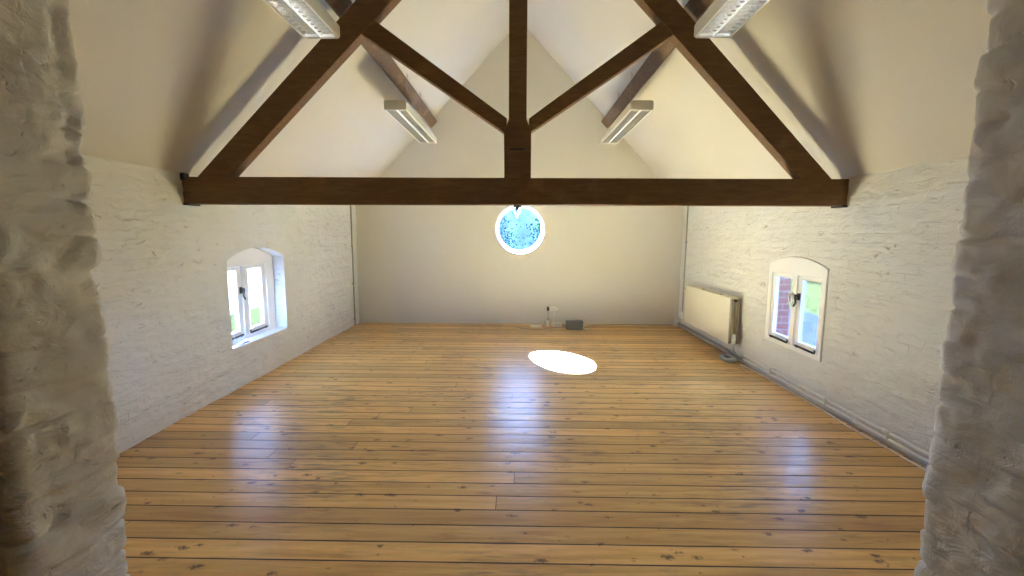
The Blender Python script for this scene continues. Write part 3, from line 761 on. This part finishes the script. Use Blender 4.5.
obj('lead', curve_bm([(.53, 7.745, .1), (.535, 7.76, .15), (.55, 7.81, .12), (.555, 7.86, .02), (.55, 7.89, .008)], .0045), M['cable'], ad, smooth=True)
bx = empty('grey_box', (.975, 7.52, 0), label='dark grey plastic box with rounded corners on the floor by the far wall', cat='box')
obj('lid', boxes((.826, 1.124, 7.45, 7.60, .105, .148)), M['grey'], bx, bevel=.018)
obj('body', boxes((.832, 1.118, 7.455, 7.595, 0, .108)), M['grey'], bx, bevel=.014)
obj('lead', curve_bm([(.84, 7.56, .04), (.82, 7.62, .02), (.82, 7.72, .008), (.83, 7.84, .008), (.80, 7.90, .008)], .006), M['cable'], bx, smooth=True)
tag(obj('cable_end', curve_bm([(1.19, 7.42, .014), (1.17, 7.47, .012), (1.16, 7.53, .01), (1.14, 7.58, .008)], .012), M['whitepl'], smooth=True), 'small white cable end on the floor right of the grey box', 'cable')
tag(obj('wall_cable', curve_bm([(1.15, 7.60, .006), (1.35, 7.82, .006), (1.8, 7.90, .008), (2.3, 7.905, .008), (2.78, 7.90, .010)], .007), M['cable'], smooth=True), 'grey cable along the floor at the foot of the far wall, running right', 'cable')
tag(obj('loose_cable', curve_bm([(-.05, 7.70, .006), (.02, 7.58, .006), (.12, 7.50, .006), (.30, 7.46, .006), (.45, 7.50, .006), (.56, 7.56, .006), (.60, 7.50, .006)], .006), M['cable'], smooth=True), 'loose grey cable curving over the floor in front of the extension lead', 'cable')
tag(obj('sill_scraps', curve_bm([(-2.975, 4.50, .436), (-2.955, 4.53, .442), (-2.962, 4.555, .437), (-2.94, 4.58, .443), (-2.955, 4.60, .438), (-2.935, 4.63, .44), (-2.93, 4.70, .437)], .0045), M['blue'], smooth=True), 'dark blue scrap of string on the left window sill', 'string')

# ------------------------------------------------------------------ outdoors
GZ = -3.0
bm = boxes((-70, 70, -30, 110, GZ-.5, GZ))
tag(obj('lawn', bm, M['lawn']), 'green lawn stretching away outside the windows', 'lawn', kind='structure')
tag(obj('path', boxes((3.4, 17.5, -25, 60, GZ, GZ+.02)), M['path']), 'grey tarmac yard outside the right window', 'path', kind='structure')
tag(obj('drive', boxes((-60, -16.6, -25, 100, GZ, GZ+.02)), M['gravel']), 'added pale gravel drive outside the left window, there to whiten its view', 'drive', kind='structure')  # invented ground, added so the left window view looks white and bright
def make_tree(x, y, h, rad, n, label, seed, trunk_r=.22, low=.25):
    rg = np.random.default_rng(seed)
    root = empty('tree', (x, y, GZ), label=label, cat='tree', group='trees outside the windows')
    bm = bmesh.new(); tp = [(x, y, GZ), (x+.1, y, GZ+h*.3), (x-.1, y+.1, GZ+h*.6), (x, y, GZ+h*.92)]
    tube(bm, smoothpath(tp, 4), [trunk_r*(1-.07*i) for i in range(13)], 8)
    for k in range(9):
        a = rg.uniform(0, 2*PI); z0 = GZ+h*rg.uniform(.3, .7); L = rad*rg.uniform(.5, .9)
        tube(bm, [(x, y, z0), (x+L*.5*math.cos(a), y+L*.5*math.sin(a), z0+.25*L), (x+L*math.cos(a), y+L*math.sin(a), z0+.6*L)], [trunk_r*.4, trunk_r*.25, trunk_r*.1], 6)
    obj('trunk', bm, M['bark'], root, smooth=True)
    # leaves: small bent quads gathered in clumps through the crown
    ncl = 60; u = rg.normal(size=(ncl, 3)); u /= np.linalg.norm(u, axis=1)[:, None]; u *= (rg.uniform(.25, 1, ncl)**.5)[:, None]
    cen = np.array([x, y, GZ+h*(low+(1-low)/2)]) + u*np.array([rad, rad, h*(1-low)/2])
    c = cen[rg.integers(0, ncl, n)] + rg.normal(size=(n, 3))*rad*.17
    a = rg.normal(size=(n, 3)); a /= np.linalg.norm(a, axis=1)[:, None]
    b = np.cross(a, rg.normal(size=(n, 3))); b /= np.linalg.norm(b, axis=1)[:, None]
    s = rg.uniform(.05, .12, n)[:, None]
    V = np.stack([c-a*s, c+b*s*.5, c+a*s, c-b*s*.5], 1).reshape(-1, 3)
    me = bpy.data.meshes.new('foliage'); me.from_pydata(V.tolist(), [], [(4*i, 4*i+1, 4*i+2, 4*i+3) for i in range(n)]); me.update()
    link('foliage', me, M['leaf'], root)
make_tree(2.9, 24, 7.5, 2.4, 6500, 'leafy tree seen through the right side of the round window', 3)
make_tree(-2.9, 36, 6.8, 2.6, 3500, 'farther leafy tree seen through the left side of the round window', 4)
make_tree(31, 47.5, 5.5, 3.6, 7000, 'bushy tree beyond the lawn, seen through the right window', 10, low=.0)

def wooded_hill(name, pts, h, label, seed):
    # a tree-covered ridge: lumpy crowns along a line of ground points
    rg = np.random.default_rng(seed); V = []; Fc = []
    n = 90; m_ = 14; cum = [0]
    P = [np.array(p, float) for p in pts]
    for i in range(n+1):
        t = i/n*(len(P)-1); k = min(int(t), len(P)-2); c = P[k]+(P[k+1]-P[k])*(t-k)
        d = P[k+1]-P[k]; d /= np.linalg.norm(d); nrm = np.array([-d[1], d[0]])
        for j in range(m_+1):
            a = PI*j/m_; r = 1+.16*math.sin(i*1.3+j*.7)+.12*rg.uniform(-1, 1)
            o = -nrm*math.cos(a)*9*r
            V.append((c[0]+o[0], c[1]+o[1], GZ+math.sin(a)*h*r))
    for i in range(n):
        for j in range(m_):
            k = i*(m_+1)+j; Fc.append((k, k+1, k+m_+2, k+m_+1))
    me = bpy.data.meshes.new(name); me.from_pydata(V, [], Fc); me.update()
    return link(name, me, M['hill'], None, smooth=True, label=label, kind='structure', cat='hill')
M['hill'] = plain('hazy woodland', (.115, .150, .205), .95, var=.35, scale=.6, bump=.3)  # distance haze is put into the blue base colour
wooded_hill('hill', [(-40, 92), (-10, 84), (20, 82), (50, 88)], 11.8, 'added wooded hill beyond the gable, haze painted in its blue', 5)  # hill added to cover the over-bright low sky behind the round window
wooded_hill('hill', [(74, 90), (66, 60), (64, 40), (70, 15)], 7.0, 'wooded hill beyond the right wall, haze painted in its blue', 6)
